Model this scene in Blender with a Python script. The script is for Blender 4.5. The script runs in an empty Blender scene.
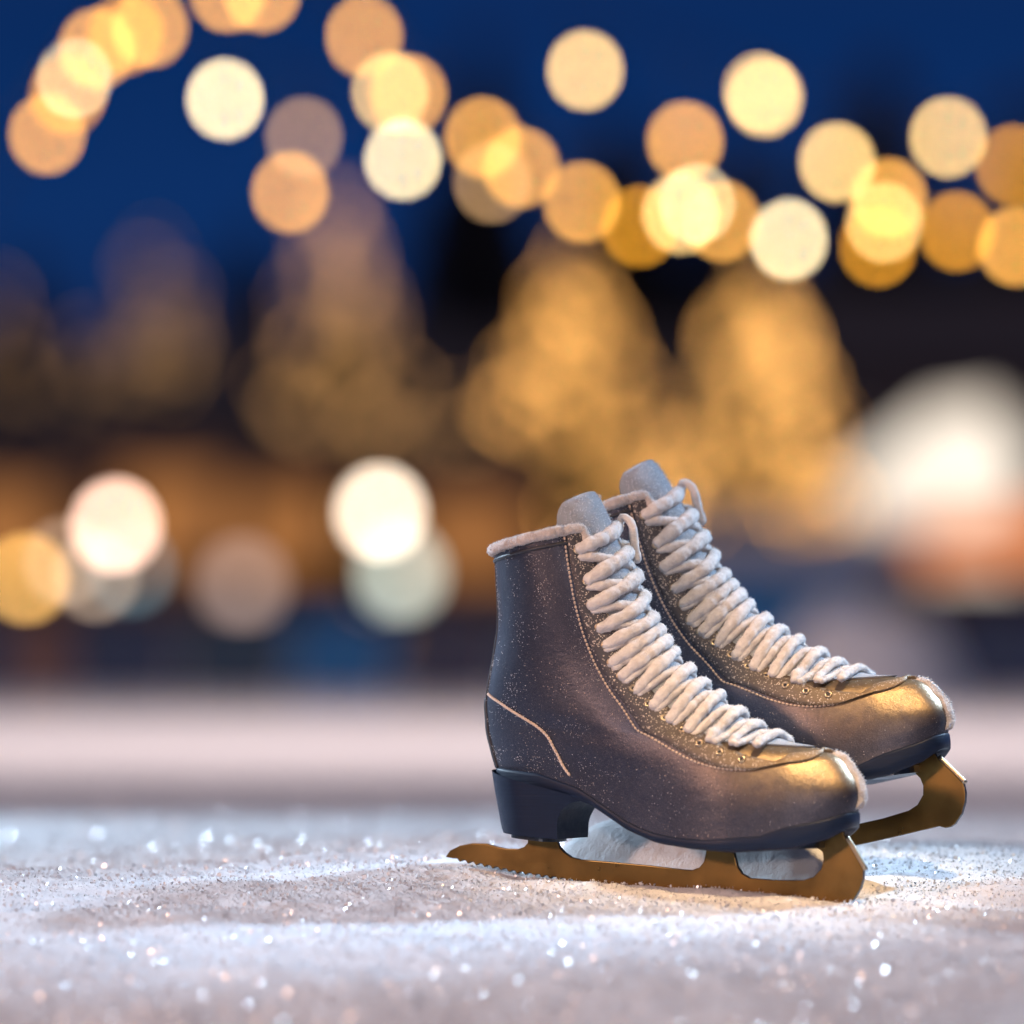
import bpy, bmesh, math, random
import numpy as np
from mathutils import Vector, Matrix, Euler, noise as mnoise

random.seed(7)
rng = np.random.default_rng(7)
SC = bpy.context.scene
COL = SC.collection

# ------------------------------------------------------------------ camera
FPX = 5690.0                      # 200 mm lens on a 36 mm frame
CAM_H = 0.158
PITCH = math.atan(138.0 / FPX)    # horizon a little below the middle
FOCUS = 3.93
cam_d = bpy.data.cameras.new('camera')
cam = bpy.data.objects.new('camera', cam_d)
COL.objects.link(cam)
cam.location = (0, 0, CAM_H)
cam.rotation_euler = (math.pi / 2 + PITCH, 0, 0)
cam_d.sensor_width = 36
cam_d.lens = FPX / 1024 * 36
cam_d.clip_start = 0.05
cam_d.clip_end = 3000
cam_d.dof.use_dof = True
cam_d.dof.focus_distance = FOCUS
APERTURE = 0.0725
cam_d.dof.aperture_fstop = cam_d.lens / 1000 / APERTURE
cam_d.dof.aperture_blades = 0
cam_d.dof.aperture_ratio = 1.05
SC.camera = cam

_cp, _sp = math.cos(PITCH), math.sin(PITCH)


def ray(px, py):
    u, v = (px - 512) / FPX, (512 - py) / FPX
    return Vector((u, _cp - v * _sp, _sp + v * _cp))


def at(px, py, Y):
    d = ray(px, py)
    return Vector((0, 0, CAM_H)) + d * (Y / d.y)


def project(P):
    """world points (n,3) -> reference picture coordinates"""
    P = np.asarray(P, float) - np.array([0, 0, CAM_H])
    dep = P[:, 1] * _cp + P[:, 2] * _sp
    up = -P[:, 1] * _sp + P[:, 2] * _cp
    return np.stack([512 + FPX * P[:, 0] / dep, 512 - FPX * up / dep], 1)


# ------------------------------------------------------------------ helpers
def tag(o, label=None, cat=None, group=None, kind=None):
    if label: o['label'] = label
    if cat: o['category'] = cat
    if group: o['group'] = group
    if kind: o['kind'] = kind
    return o


def empty(name, loc=(0, 0, 0), rz=0.0):
    o = bpy.data.objects.new(name, None)
    o.empty_display_size = 0.1
    COL.objects.link(o)
    o.location = loc
    o.rotation_euler = (0, 0, rz)
    return o


def obj(name, mesh, mat, parent=None, smooth=True):
    o = bpy.data.objects.new(name, mesh)
    COL.objects.link(o)
    if mat: mesh.materials.append(mat)
    if smooth and len(mesh.polygons):
        mesh.polygons.foreach_set('use_smooth', [True] * len(mesh.polygons))
    if parent: o.parent = parent
    return o


class MB:
    def __init__(s):
        s.v, s.f = [], []

    def add(s, vs, fs):
        n = len(s.v)
        s.v += [tuple(map(float, v)) for v in vs]
        s.f += [tuple(int(i) + n for i in f) for f in fs]
        return s

    def box(s, c, sz, rz=0.0):
        cx, cy, cz = c
        a, b, h = sz[0] / 2, sz[1] / 2, sz[2] / 2
        ca, sa = math.cos(rz), math.sin(rz)
        vs = []
        for dz in (-h, h):
            for dx, dy in ((-a, -b), (a, -b), (a, b), (-a, b)):
                vs.append((cx + dx * ca - dy * sa, cy + dx * sa + dy * ca, cz + dz))
        return s.add(vs, [(0, 3, 2, 1), (4, 5, 6, 7), (0, 1, 5, 4), (1, 2, 6, 5), (2, 3, 7, 6), (3, 0, 4, 7)])

    def tube(s, pts, rad, n=10, caps=True, flat=1.0):
        pts = [Vector(p) for p in pts]
        m = len(pts)
        rad = [rad] * m if not hasattr(rad, '__len__') else list(rad)
        vs, up = [], None
        for i, p in enumerate(pts):
            t = (pts[min(i + 1, m - 1)] - pts[max(i - 1, 0)]).normalized()
            if up is None:
                up = Vector((0, 0, 1)) if abs(t.z) < .9 else Vector((0, 1, 0))
            a = up - t * up.dot(t)
            a = a.normalized() if a.length > 1e-9 else t.orthogonal().normalized()
            up = a
            b = t.cross(a)
            for k in range(n):
                th = 2 * math.pi * k / n
                vs.append(p + a * math.cos(th) * rad[i] + b * math.sin(th) * rad[i] * flat)
        fs = [(i * n + k, i * n + (k + 1) % n, (i + 1) * n + (k + 1) % n, (i + 1) * n + k)
              for i in range(m - 1) for k in range(n)]
        if caps:
            fs += [tuple(range(n - 1, -1, -1)), tuple((m - 1) * n + k for k in range(n))]
        return s.add(vs, fs)

    def ball(s, c, r, seg=12, ring=8, sc=(1, 1, 1)):
        vs = [(c[0], c[1], c[2] + r * sc[2])]
        for i in range(1, ring):
            ph = math.pi * i / ring
            for k in range(seg):
                th = 2 * math.pi * k / seg
                vs.append((c[0] + r * sc[0] * math.sin(ph) * math.cos(th), c[1] + r * sc[1] * math.sin(ph) * math.sin(th),
                           c[2] + r * sc[2] * math.cos(ph)))
        vs.append((c[0], c[1], c[2] - r * sc[2]))
        fs = [(0, 1 + k, 1 + (k + 1) % seg) for k in range(seg)]
        for i in range(ring - 2):
            for k in range(seg):
                a, b = 1 + i * seg, 1 + (i + 1) * seg
                fs.append((a + k, b + k, b + (k + 1) % seg, a + (k + 1) % seg))
        l = len(vs) - 1
        a = 1 + (ring - 2) * seg
        fs += [(l, a + (k + 1) % seg, a + k) for k in range(seg)]
        return s.add(vs, fs)

    def mesh(s, name):
        me = bpy.data.meshes.new(name)
        me.from_pydata(s.v, [], s.f)
        me.validate()
        me.update()
        return me

    def build(s, name, mat, parent=None, smooth=False):
        return obj(name, s.mesh(name), mat, parent, smooth)


def np_mesh(name, V, F):
    """V (n,3), F (m,k) with constant k"""
    V = np.asarray(V, np.float32)
    F = np.asarray(F, np.int32)
    me = bpy.data.meshes.new(name)
    me.vertices.add(len(V))
    me.vertices.foreach_set('co', V.ravel())
    k = F.shape[1]
    me.loops.add(F.size)
    me.loops.foreach_set('vertex_index', F.ravel())
    me.polygons.add(len(F))
    me.polygons.foreach_set('loop_start', np.arange(len(F), dtype=np.int32) * k)
    me.polygons.foreach_set('loop_total', np.full(len(F), k, np.int32))
    me.update()
    me.validate()
    return me


def grid_faces(nr, nc, wrap=False):
    i, k = np.meshgrid(np.arange(nr - 1), np.arange(nc if wrap else nc - 1), indexing='ij')
    k2 = (k + 1) % nc
    return np.stack([i * nc + k, i * nc + k2, (i + 1) * nc + k2, (i + 1) * nc + k], -1).reshape(-1, 4)


def catmull(P, ts, x):
    """smooth interpolation of rows P at knots ts, for values x"""
    P, ts, x = np.asarray(P, float), np.asarray(ts, float), np.atleast_1d(np.asarray(x, float))
    one = P.ndim == 1
    if one: P = P[:, None]
    d = np.gradient(P, ts, axis=0)
    i = np.clip(np.searchsorted(ts, x, 'right') - 1, 0, len(ts) - 2)
    h = (ts[i + 1] - ts[i])[:, None]
    s = ((x - ts[i])[:, None]) / h
    r = ((1 + 2 * s) * (1 - s) ** 2) * P[i] + (s * (1 - s) ** 2) * h * d[i] + (s * s * (3 - 2 * s)) * P[i + 1] + (s * s * (s - 1)) * h * d[i + 1]
    return r[:, 0] if one else r


def dense(pts, n):
    pts = np.asarray(pts, float)
    L = np.concatenate([[0], np.cumsum(np.linalg.norm(np.diff(pts, axis=0), axis=1))])
    return catmull(pts, L, np.linspace(0, L[-1], n))


# ------------------------------------------------------------------ materials
class NT:
    def __init__(s, name):
        s.m = bpy.data.materials.new(name)
        s.m.use_nodes = True
        s.t = s.m.node_tree
        s.t.nodes.clear()
        s.out = s.n('ShaderNodeOutputMaterial')

    def n(s, ty, **kw):
        nd = s.t.nodes.new(ty)
        for k, v in kw.items():
            if k in nd.inputs: nd.inputs[k].default_value = v
            else: setattr(nd, k, v)
        return nd

    def l(s, a, b):
        s.t.links.new(a, b)

    def ramp(s, fac, stops):
        r = s.n('ShaderNodeValToRGB')
        e = r.color_ramp.elements
        while len(e) < len(stops): e.new(0.5)
        for q, (p, c) in zip(e, stops):
            q.position = p
            q.color = (c[0], c[1], c[2], 1) if hasattr(c, '__len__') else (c, c, c, 1)
        s.l(fac, r.inputs[0])
        return r

    def noise(s, scale, detail=3, rough=.5, vec=None, coord='Object'):
        n = s.n('ShaderNodeTexNoise', Scale=scale, Detail=detail, Roughness=rough)
        s.l(vec if vec is not None else s.coord(coord), n.inputs['Vector'])
        return n

    def coord(s, which='Object'):
        if not hasattr(s, '_tc'): s._tc = s.n('ShaderNodeTexCoord')
        return s._tc.outputs[which]

    def mix(s, fac, a, b):
        m = s.n('ShaderNodeMix', data_type='RGBA')
        for sock, v in ((m.inputs[0], fac), (m.inputs[6], a), (m.inputs[7], b)):
            if hasattr(v, 'is_linked'): s.l(v, sock)
            elif hasattr(v, '__len__'): sock.default_value = (*v[:3], 1)
            else: sock.default_value = v
        return m.outputs[2]

    def bump(s, h, strength, dist, prev=None):
        b = s.n('ShaderNodeBump', Strength=strength, Distance=dist)
        s.l(h, b.inputs['Height'])
        if prev is not None: s.l(prev, b.inputs['Normal'])
        return b.outputs[0]

    def bsdf(s, color=(.5, .5, .5), rough=.5, metal=0.0, normal=None, **kw):
        p = s.n('ShaderNodeBsdfPrincipled')
        for sock, v in (('Base Color', color), ('Roughness', rough), ('Metallic', metal)):
            if hasattr(v, 'is_linked'): s.l(v, p.inputs[sock])
            elif sock == 'Base Color': p.inputs[sock].default_value = (*v[:3], 1)
            else: p.inputs[sock].default_value = v
        for k, v in kw.items():
            k = k.replace('_', ' ')
            if hasattr(v, 'is_linked'): s.l(v, p.inputs[k])
            else: p.inputs[k].default_value = (*v, 1) if hasattr(v, '__len__') and len(v) == 3 else v
        if normal is not None: s.l(normal, p.inputs['Normal'])
        s.l(p.outputs[0], s.out.inputs[0])
        s.p = p
        return s.m


def glow(name, color, strength, sample='NONE'):
    t = NT(name)
    e = t.n('ShaderNodeEmission', Strength=strength)
    e.inputs[0].default_value = (*color, 1)
    t.l(e.outputs[0], t.out.inputs[0])
    try: t.m.cycles.emission_sampling = sample
    except Exception: pass
    return t.m


def simple(name, color, rough=.6, metal=0.0, var=.25, scale=3.0):
    t = NT(name)
    n = t.noise(scale, 4, .6)
    c = t.mix(n.outputs[0], [x * (1 - var) for x in color], [x * (1 + var) for x in color])
    return t.bsdf(c, rough, metal)


M = {}
# leather: dark violet grey with a pearly sheen, frosted with fine specks
t = NT('pearl_leather')
grain = t.noise(900, 3, .6)
vor = t.n('ShaderNodeTexVoronoi', Scale=1100)
t.l(t.coord(), vor.inputs['Vector'])
sep = t.n('ShaderNodeSeparateColor'); t.l(vor.outputs['Color'], sep.inputs[0])
big = t.noise(26, 4, .65)
fleck = t.n('ShaderNodeMath', operation='MULTIPLY'); t.l(sep.outputs[0], fleck.inputs[0])
bigr = t.ramp(big.outputs[0], [(.32, .86), (.70, 1.05)]); t.l(bigr.outputs[0], fleck.inputs[1])
dotr = t.ramp(vor.outputs['Distance'], [(.20, 1), (.42, 0)])
fl = t.ramp(fleck.outputs[0], [(.90, 0), (.96, .75)])
frost = t.n('ShaderNodeMath', operation='MULTIPLY'); t.l(dotr.outputs[0], frost.inputs[0]); t.l(fl.outputs[0], frost.inputs[1])
haze = t.noise(14, 5, .7)
base = t.mix(t.ramp(haze.outputs[0], [(.35, 0), (.75, 1)]).outputs[0], (.030, .038, .066), (.050, .058, .086))
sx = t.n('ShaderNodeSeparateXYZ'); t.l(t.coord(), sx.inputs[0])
glow_noise = t.noise(38, 6, .75)
toe = t.n('ShaderNodeMath', operation='MULTIPLY'); t.l(t.ramp(sx.outputs[0], [(.0, 0), (.055, .45), (.115, 1)]).outputs[0], toe.inputs[0]); t.l(t.ramp(glow_noise.outputs[0], [(.28, .30), (.66, 1)]).outputs[0], toe.inputs[1])
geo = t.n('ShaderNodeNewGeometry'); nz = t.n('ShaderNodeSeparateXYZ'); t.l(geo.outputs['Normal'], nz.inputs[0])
toe_light = t.n('ShaderNodeMath', operation='MULTIPLY'); t.l(toe.outputs[0], toe_light.inputs[0]); t.l(t.ramp(nz.outputs[2], [(-.05, .05), (.45, 1)]).outputs[0], toe_light.inputs[1])
base = t.mix(toe_light.outputs[0], base, (.40, .29, .155))  # warm highlight on top of the toe painted into the leather as gold
speck = t.mix(t.noise(60, 2).outputs[0], (.62, .55, .50), (.80, .66, .50))
fine = t.ramp(t.noise(2600, 2, .6).outputs[0], [(.56, 0), (.70, .8)])
base = t.mix(fine.outputs[0], base, t.mix(.5, base, (.42, .38, .40)))
colr = t.mix(frost.outputs[0], base, speck)
met = t.n('ShaderNodeMath', operation='MULTIPLY_ADD'); t.l(frost.outputs[0], met.inputs[0]); met.inputs[1].default_value = -.5; met.inputs[2].default_value = .78
b1 = t.bump(grain.outputs[0], .35, .0006)
b2 = t.bump(frost.outputs[0], .5, .0006, b1)
b3 = t.bump(t.noise(120, 3, .6).outputs[0], .18, .002, b2)
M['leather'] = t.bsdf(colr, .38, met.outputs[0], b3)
t = NT('eyestay_leather')
grain = t.noise(700, 3, .6)
vor = t.n('ShaderNodeTexVoronoi', Scale=1500); t.l(t.coord(), vor.inputs['Vector'])
sep = t.n('ShaderNodeSeparateColor'); t.l(vor.outputs['Color'], sep.inputs[0])
fr = t.ramp(sep.outputs[0], [(.90, 0), (.95, 1)])
base = t.mix(t.noise(30, 4, .7).outputs[0], (.040, .040, .055), (.075, .072, .082))
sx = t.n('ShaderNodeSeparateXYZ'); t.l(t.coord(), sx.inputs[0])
base = t.mix(t.ramp(sx.outputs[0], [(.01, 0), (.07, .5), (.115, 1)]).outputs[0], base, (.27, .20, .12))  # golden light towards the toe painted into the eyestay colour
b1 = t.bump(grain.outputs[0], .4, .0008)
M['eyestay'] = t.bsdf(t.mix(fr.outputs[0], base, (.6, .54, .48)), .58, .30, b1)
# snow on cloth and laces
t = NT('frosted_lace')
fz = t.noise(900, 4, .7)
wv = t.noise(160, 3, .6)
c = t.mix(t.ramp(wv.outputs[0], [(.3, 0), (.7, 1)]).outputs[0], (.62, .60, .60), (.84, .83, .83))
M['lace'] = t.bsdf(c, .9, 0, t.bump(wv.outputs[0], .5, .003, t.bump(fz.outputs[0], .9, .0012)), Sheen_Weight=.3, Sheen_Roughness=.5)
t = NT('frosted_collar')
fz = t.noise(800, 4, .7); wv = t.noise(90, 4, .6)
c = t.mix(t.ramp(wv.outputs[0], [(.25, 0), (.7, 1)]).outputs[0], (.42, .37, .35), (.74, .69, .67))
M['collar'] = t.bsdf(c, .9, 0, t.bump(wv.outputs[0], .5, .004, t.bump(fz.outputs[0], .9, .0012)), Sheen_Weight=.2)
t = NT('frosted_tongue')
fz = t.noise(1000, 4, .75); wv = t.noise(22, 3, .6)
c = t.mix(t.ramp(wv.outputs[0], [(.25, 0), (.80, 1)]).outputs[0], (.15, .18, .23), (.50, .55, .62))
M['tongue'] = t.bsdf(c, .85, 0, t.bump(fz.outputs[0], .9, .0012), Sheen_Weight=.25)
M['lining'] = simple('dark_lining', (.030, .035, .05), .9, 0, .3, 200)
M['stitch'] = simple('tan_thread', (.62, .50, .42), .8, 0, .35, 900)
M['piping'] = simple('dark_piping', (.020, .022, .032), .45, 0, .3, 300)
t = NT('navy_sole')
st = t.n('ShaderNodeMapping'); st.inputs['Scale'].default_value = (20, 20, 700); t.l(t.coord(), st.inputs[0])
ln = t.noise(1, 3, .6, st.outputs[0])
sc_ = t.noise(160, 5, .7)
M['sole'] = t.bsdf(t.mix(ln.outputs[0], (.002, .007, .026), (.006, .016, .045)),
                   t.ramp(sc_.outputs[0], [(.3, .38), (.8, .6)]).outputs[0], 0, t.bump(ln.outputs[0], .25, .0006), Specular_IOR_Level=.22)
t = NT('brass_blade')
st = t.n('ShaderNodeMapping'); st.inputs['Scale'].default_value = (8, 8, 420); t.l(t.coord(), st.inputs[0])
br = t.noise(1, 4, .6, st.outputs[0]); dl = t.noise(22, 5, .65)
c = t.mix(dl.outputs[0], (.095, .060, .019), (.23, .145, .050))
M['brass'] = t.bsdf(c, t.ramp(dl.outputs[0], [(.3, .24), (.75, .42)]).outputs[0], .9, t.bump(br.outputs[0], .12, .0004))
M['dark_steel'] = simple('dark_steel', (.05, .06, .075), .3, .9, .3, 60)
M['eyelet'] = simple('nickel_eyelet', (.55, .45, .32), .28, 1.0, .2, 200)
# snow
t = NT('snow')
co = t.coord()
n1 = t.noise(700, 3, .7); n2 = t.noise(150, 4, .65); n3 = t.noise(28, 4, .6)
c = t.mix(t.ramp(n3.outputs[0], [(.3, 0), (.7, 1)]).outputs[0], (.78, .78, .80), (.88, .88, .89))
b = t.bump(n3.outputs[0], .16, .008, t.bump(n2.outputs[0], .4, .003, t.bump(n1.outputs[0], .6, .0012)))
M['snow'] = t.bsdf(c, .75, 0, b)
t = NT('ice_crystal')
M['crystal'] = t.bsdf((.92, .94, .97), .30, .28, None, Coat_Weight=1.0, Coat_Roughness=.28, Coat_IOR=2.8)
t = NT('snow_grain')
df = t.n('ShaderNodeBsdfDiffuse'); tr = t.n('ShaderNodeBsdfTranslucent'); gl = t.n('ShaderNodeMixShader')
df.inputs[0].default_value = (.92, .92, .93, 1); tr.inputs[0].default_value = (.85, .87, .90, 1); gl.inputs[0].default_value = .5
t.l(df.outputs[0], gl.inputs[1]); t.l(tr.outputs[0], gl.inputs[2]); t.l(gl.outputs[0], t.out.inputs[0])
M['grain'] = t.m
M['ice'] = simple('scraped_ice', (.30, .29, .32), .5, 0, .2, 1.2)

# ------------------------------------------------------------------ ice skate
TH = math.radians(25)
O = at(650, 888, 3.92)
XH = Vector((math.cos(TH), -math.sin(TH), 0))
YH = Vector((math.sin(TH), math.cos(TH), 0))


def loc2(px, py, dy=0.0):
    """picture point -> (x, z) in the skate's middle plane (shifted by dy)"""
    d = ray(px, py)
    c = Vector((0, 0, CAM_H))
    k = (O + YH * dy - c).dot(YH) / d.dot(YH)
    h = c + d * k - O
    return h.dot(XH), h.z


def L2(pts):
    return np.array([loc2(*p) for p in pts])


T_ = np.array([0, .06, .12, .18, .24, .30, .36, .42, .48, .54, .60, .66, .72, .79, .86, .93, 1.0])
F_ = L2([(856, 812), (859, 799), (858, 785), (850, 770), (838, 756), (816, 748.5), (787, 743), (756, 730), (727, 709), (700, 688), (675, 664),
         (658, 642), (645, 620), (635, 597), (626, 573), (616, 550), (605, 527)])
B_ = L2([(499, 767), (496, 757), (493.5, 747), (491, 737), (489.5, 728), (489, 719), (488.5, 711), (488.5, 703), (490, 693), (492, 682),
         (495, 668), (498, 653), (501, 636), (502.5, 617), (502, 596), (501, 573), (500, 552)])
SAGC = np.array([0, .06, .14, .21, .35, .43, .51, .575, .72, .85, 1.0])
SAG = np.array([0, 10, 20, 32, 42, 44, 42, 35, 8, -1, 0]) / 1451.0
WC = np.array([0, .15, .3, .5, .75, 1.0])
WT = np.array([0, .12, .2, .3, .42, .6, .8, 1.0])
W_ = np.array([[.038, .043, .0445, .036, .033, .032],
               [.036, .0415, .044, .038, .034, .034],
               [.030, .037, .041, .039, .035, .035],
               [.020, .029, .0365, .0375, .035, .034],
               [.025, .029, .034, .036, .035, .033],
               [.027, .030, .033, .035, .035, .033],
               [.031, .034, .037, .038, .037, .035],
               [.034, .038, .041, .041, .039, .037]])


def S(t, v, off=0.0):
    """boot surface in skate coordinates; t 0 sole .. 1 collar, v 0 front .. +-1 back (v<0: the side the toes have on their right)"""
    t, v = np.broadcast_arrays(np.asarray(t, float), np.asarray(v, float))
    shp = t.shape
    t, v = t.ravel(), v.ravel()

    def raw(t, v):
        tc = np.clip(t, 0, 1)
        F, B = catmull(F_, T_, tc), catmull(B_, T_, tc)
        a = np.pi * np.abs(v)
        c = (1 - np.cos(a)) / 2
        wt = np.stack([catmull(W_[:, k], WT, tc) for k in range(len(WC))], 1)
        f = np.clip(np.searchsorted(WC, c, 'right') - 1, 0, len(WC) - 2)
        s = (c - WC[f]) / (WC[f + 1] - WC[f]); s = s * s * (3 - 2 * s) * .5 + s * .5
        r = np.arange(len(c))
        w = wt[r, f] * (1 - s) + wt[r, f + 1] * s
        p = np.where(c < .5, .80, .9)
        y = w * np.sin(np.clip(a, 0, np.pi)) ** p * np.sign(v)
        x = F[:, 0] + (B[:, 0] - F[:, 0]) * c
        z = F[:, 1] + (B[:, 1] - F[:, 1]) * c
        kk = np.clip(1 - tc / .34, 0, 1) ** 1.8
        z = z - np.interp(c, SAGC, SAG) * kk
        ov = np.clip(t - 1, 0, None)
        d = (F_[-1] - F_[-3]); d = d / np.linalg.norm(d)
        x = x + ov * d[0] * .35; z = z + ov * d[1] * .35
        return np.stack([x, y, z], 1)
    P = raw(t, v)
    if np.any(off):
        e = 1e-3
        dt = raw(np.clip(t + e, 0, 2), v) - raw(np.clip(t - e, 0, 2), v)
        dv = raw(t, np.clip(v + e, -1, 1)) - raw(t, np.clip(v - e, -1, 1))
        n = np.cross(dv, dt)
        n /= np.linalg.norm(n, axis=1, keepdims=True) + 1e-12
        P = P + n * (np.broadcast_to(off, shp).ravel()[:, None])
    return P.reshape(*shp, 3)


# make sure the normal points outwards
_q = S(np.array([.7, .7]), np.array([-.5, -.5]), np.array([0, .01]))
NS = 1.0 if _q[1, 1] < _q[0, 1] else -1.0
_S0 = S
def S(t, v, off=0.0):
    return _S0(t, v, np.asarray(off) * NS)


def to_world(P):
    P = np.asarray(P)
    return np.array(O) + P[:, :1] * np.array(XH) + P[:, 1:2] * np.array(YH) + P[:, 2:3] * np.array((0, 0, 1))


_tg, _vg = np.meshgrid(np.linspace(0, 1, 240), -np.linspace(0, 1, 320), indexing='ij')
_pg = project(to_world(S(_tg, _vg).reshape(-1, 3)))


def on_boot(px, py):
    """the (t, v) of the near boot side that the photograph shows at a picture point"""
    d = (_pg[:, 0] - px) ** 2 + (_pg[:, 1] - py) ** 2
    i = int(np.argmin(d))
    return _tg.ravel()[i], _vg.ravel()[i]


def band(tv0, tv1, off, m=7, edge=.0004):
    """a raised strip of the boot surface between two (t, v) curves"""
    tv0, tv1 = np.asarray(tv0), np.asarray(tv1)
    s = np.linspace(0, 1, m)[None, :, None]
    tv = tv0[:, None] * (1 - s) + tv1[:, None] * s
    o = np.full(tv.shape[:2], off); o[:, 0] = edge; o[:, -1] = edge
    # steep short edges
    tv[:, 1] = tv[:, 0] + (tv[:, 1] - tv[:, 0]) * .12
    tv[:, -2] = tv[:, -1] + (tv[:, -2] - tv[:, -1]) * .12
    return S(tv[..., 0], tv[..., 1], o)


def make_skate():
    root = empty('ice_skate', O, -TH)
    # ---- upper
    nt, nv = 130, 160
    ts = np.linspace(0, 1, nt)
    vs = np.linspace(-1, 1, nv + 1)[:-1]
    tg, vg = np.meshgrid(ts, vs, indexing='ij')
    P = S(tg, vg)
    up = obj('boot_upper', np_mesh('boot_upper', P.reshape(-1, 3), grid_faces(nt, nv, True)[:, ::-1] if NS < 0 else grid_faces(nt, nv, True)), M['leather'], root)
    # lining that turns down inside the shaft
    rings = []
    for d, k in ((0, .0), (.0, .06), (.02, .10), (.10, .13), (.22, .15)):
        tt = np.full(nv, 1 - d)
        p = S(tt, vs)
        c = p.mean(0)
        q = c + (p - c) * (1 - k); q[:, 2] = p[:, 2]
        rings.append(q)
    obj('lining', np_mesh('lining', np.concatenate(rings), grid_faces(len(rings), nv, True)), M['lining'], root)
    # ---- lacing layout
    ey_px = [(580, 551), (589, 581), (593, 605), (602, 627), (609, 646), (616, 662), (626, 676), (639, 690), (655, 705), (671, 720), (690, 733), (709, 745), (729, 754), (751, 760)]
    ey = np.array([on_boot(*p) for p in ey_px])
    seam_px = [(566, 533), (570, 562), (575, 592), (584, 626), (597, 660), (614, 690), (631, 714), (651, 735), (688, 756), (725, 768), (756, 769.5), (777, 762), (793, 753)]
    seam = dense([on_boot(*p) for p in seam_px], 60)
    seam[-1, 1] = 0.0
    seam[:, 0] = np.clip(seam[:, 0], 0, 1)
    # opening edge: about 8 mm in front of the eyelets
    def towards_front(tv, d):
        t, v = tv
        a = S(np.array([t]), np.array([v]))[0]
        for k in range(60):
            v2 = v * (1 - k / 60)
            if np.linalg.norm(S(np.array([t]), np.array([v2]))[0] - a) >= d: break
        return np.array([t, v2])
    inner = [towards_front(e, .0075) for e in ey]
    inner = [np.array([1.0, inner[0][1] * 1.0])] + inner + [np.array([seam[-1, 0] + .035, 0.0])]
    inner = dense(inner, 60)
    inner[:, 0] = np.clip(inner[:, 0], 0, 1)
    inner[:, 1] = np.minimum(inner[:, 1], 0)
    es = MB()
    for sg in (1, -1):
        tv0, tv1 = inner.copy(), seam.copy()
        tv0[:, 1] *= sg; tv1[:, 1] *= sg
        G = band(tv0, tv1, .0022, 9)
        f = grid_faces(60, 9)
        es.add(G.reshape(-1, 3), f if sg > 0 else f[:, ::-1])
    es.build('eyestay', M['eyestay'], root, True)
    # ---- tongue
    tt = np.linspace(inner[-1, 0] + .02, 1.075, 60)
    half = np.interp(tt, inner[::-1, 0], -inner[::-1, 1] + .05) + .065 * np.clip((tt - .85) / .15, 0, 1)
    half = np.where(tt > 1.0, half * np.clip(1 - (np.clip(tt - 1.0, 0, 1) / .0755) ** 2, 0, 1) ** .30, half)
    k = np.linspace(-1, 1, 25)
    tg2, kg = np.meshgrid(tt, k, indexing='ij')
    bulge = .0012 + (.0058 * (1 - kg ** 2) - .0040) * np.clip((tg2 - .80) / .2, 0, 1)
    G = S(tg2, kg * half[:, None], bulge)
    G2 = S(tg2, kg * half[:, None], bulge - .0075)
    G2[0] = G[0]; G2[:, 0] = G[:, 0]; G2[:, -1] = G[:, -1]; G2[-1] = G[-1]
    tg_ = MB()
    f = grid_faces(60, 25)
    tg_.add(G.reshape(-1, 3), f); tg_.add(G2.reshape(-1, 3), f[:, ::-1])
    tongue = tg_.build('tongue', M['tongue'], root, True)
    # ---- collar roll, running down the opening edges
    vo = abs(inner[0, 1])
    side = []
    for q in np.linspace(0, 1, 9)[::-1]:
        i = q * 5
        tvi = [np.interp(i, range(60), inner[:, 0]), np.interp(i, range(60), inner[:, 1])]
        side.append(tvi)
    loop = [(t_, v_) for t_, v_ in side] + [(1.0, v_) for v_ in np.linspace(-vo, -1, 60)[1:]] + [(1.0, v_) for v_ in np.linspace(1, vo, 60)[1:]] + [(t_, -v_) for t_, v_ in side[::-1][1:]]
    loop = np.array(loop)
    pts = S(loop[:, 0], loop[:, 1], .0008)
    pts = dense(pts, 260)
    sm = pts.copy()
    for _ in range(4): sm[1:-1] = (sm[:-2] + 2 * sm[1:-1] + sm[2:]) / 4
    rr = [.0036 * (1 + .16 * mnoise.noise(Vector(p) * 90) + .10 * mnoise.noise(Vector(p) * 260)) for p in sm]
    rr[0] = rr[-1] = .0012; rr[1] = rr[-2] = .0024
    cmb = MB().tube(dense(sm, 620), np.interp(np.linspace(0, 1, 620), np.linspace(0, 1, len(rr)), rr), 18)
    for a_, w_ in enumerate(cmb.v):
        w_ = Vector(w_)
        cmb.v[a_] = tuple(w_ + mnoise.noise_vector(w_ * 150) * .0007 + mnoise.noise_vector(w_ * 420) * .0006 + mnoise.noise_vector(w_ * 1100) * .00045)
    collar = cmb.build('collar', M['collar'], root, True)
    # ---- stitching of the eyestay and of the heel counter
    def stitches(tv, name, mat, rad, L, gap, off, mirror=True):
        for sg in ((1, -1) if mirror else (1,)):
            mb = MB()
            p = dense(S(tv[:, 0], tv[:, 1] * sg, off), 600)
            acc = np.concatenate([[0], np.cumsum(np.linalg.norm(np.diff(p, axis=0), axis=1))])
            s = 0
            while s + L < acc[-1]:
                q = [np.array([np.interp(s + L * e, acc, p[:, j]) for j in range(3)]) for e in (0, .33, .67, 1)]
                mb.tube(q, [rad * .5, rad, rad, rad * .5], 6)
                s += L + gap
            mb.build(name, mat, root, True)
    s2 = seam.copy(); s2[:, 1] -= .012
    s2 = s2[:-4]
    stitches(s2, 'eyestay_stitching', M['stitch'], .0008, .0024, .0006, .0006)
    cnt = dense([on_boot(*p) for p in [(490, 695), (504, 705), (519, 715), (534, 724), (546, 735), (556, 752), (565, 768), (571, 777)]], 60)
    cnt[0, 1] = -.999
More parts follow.
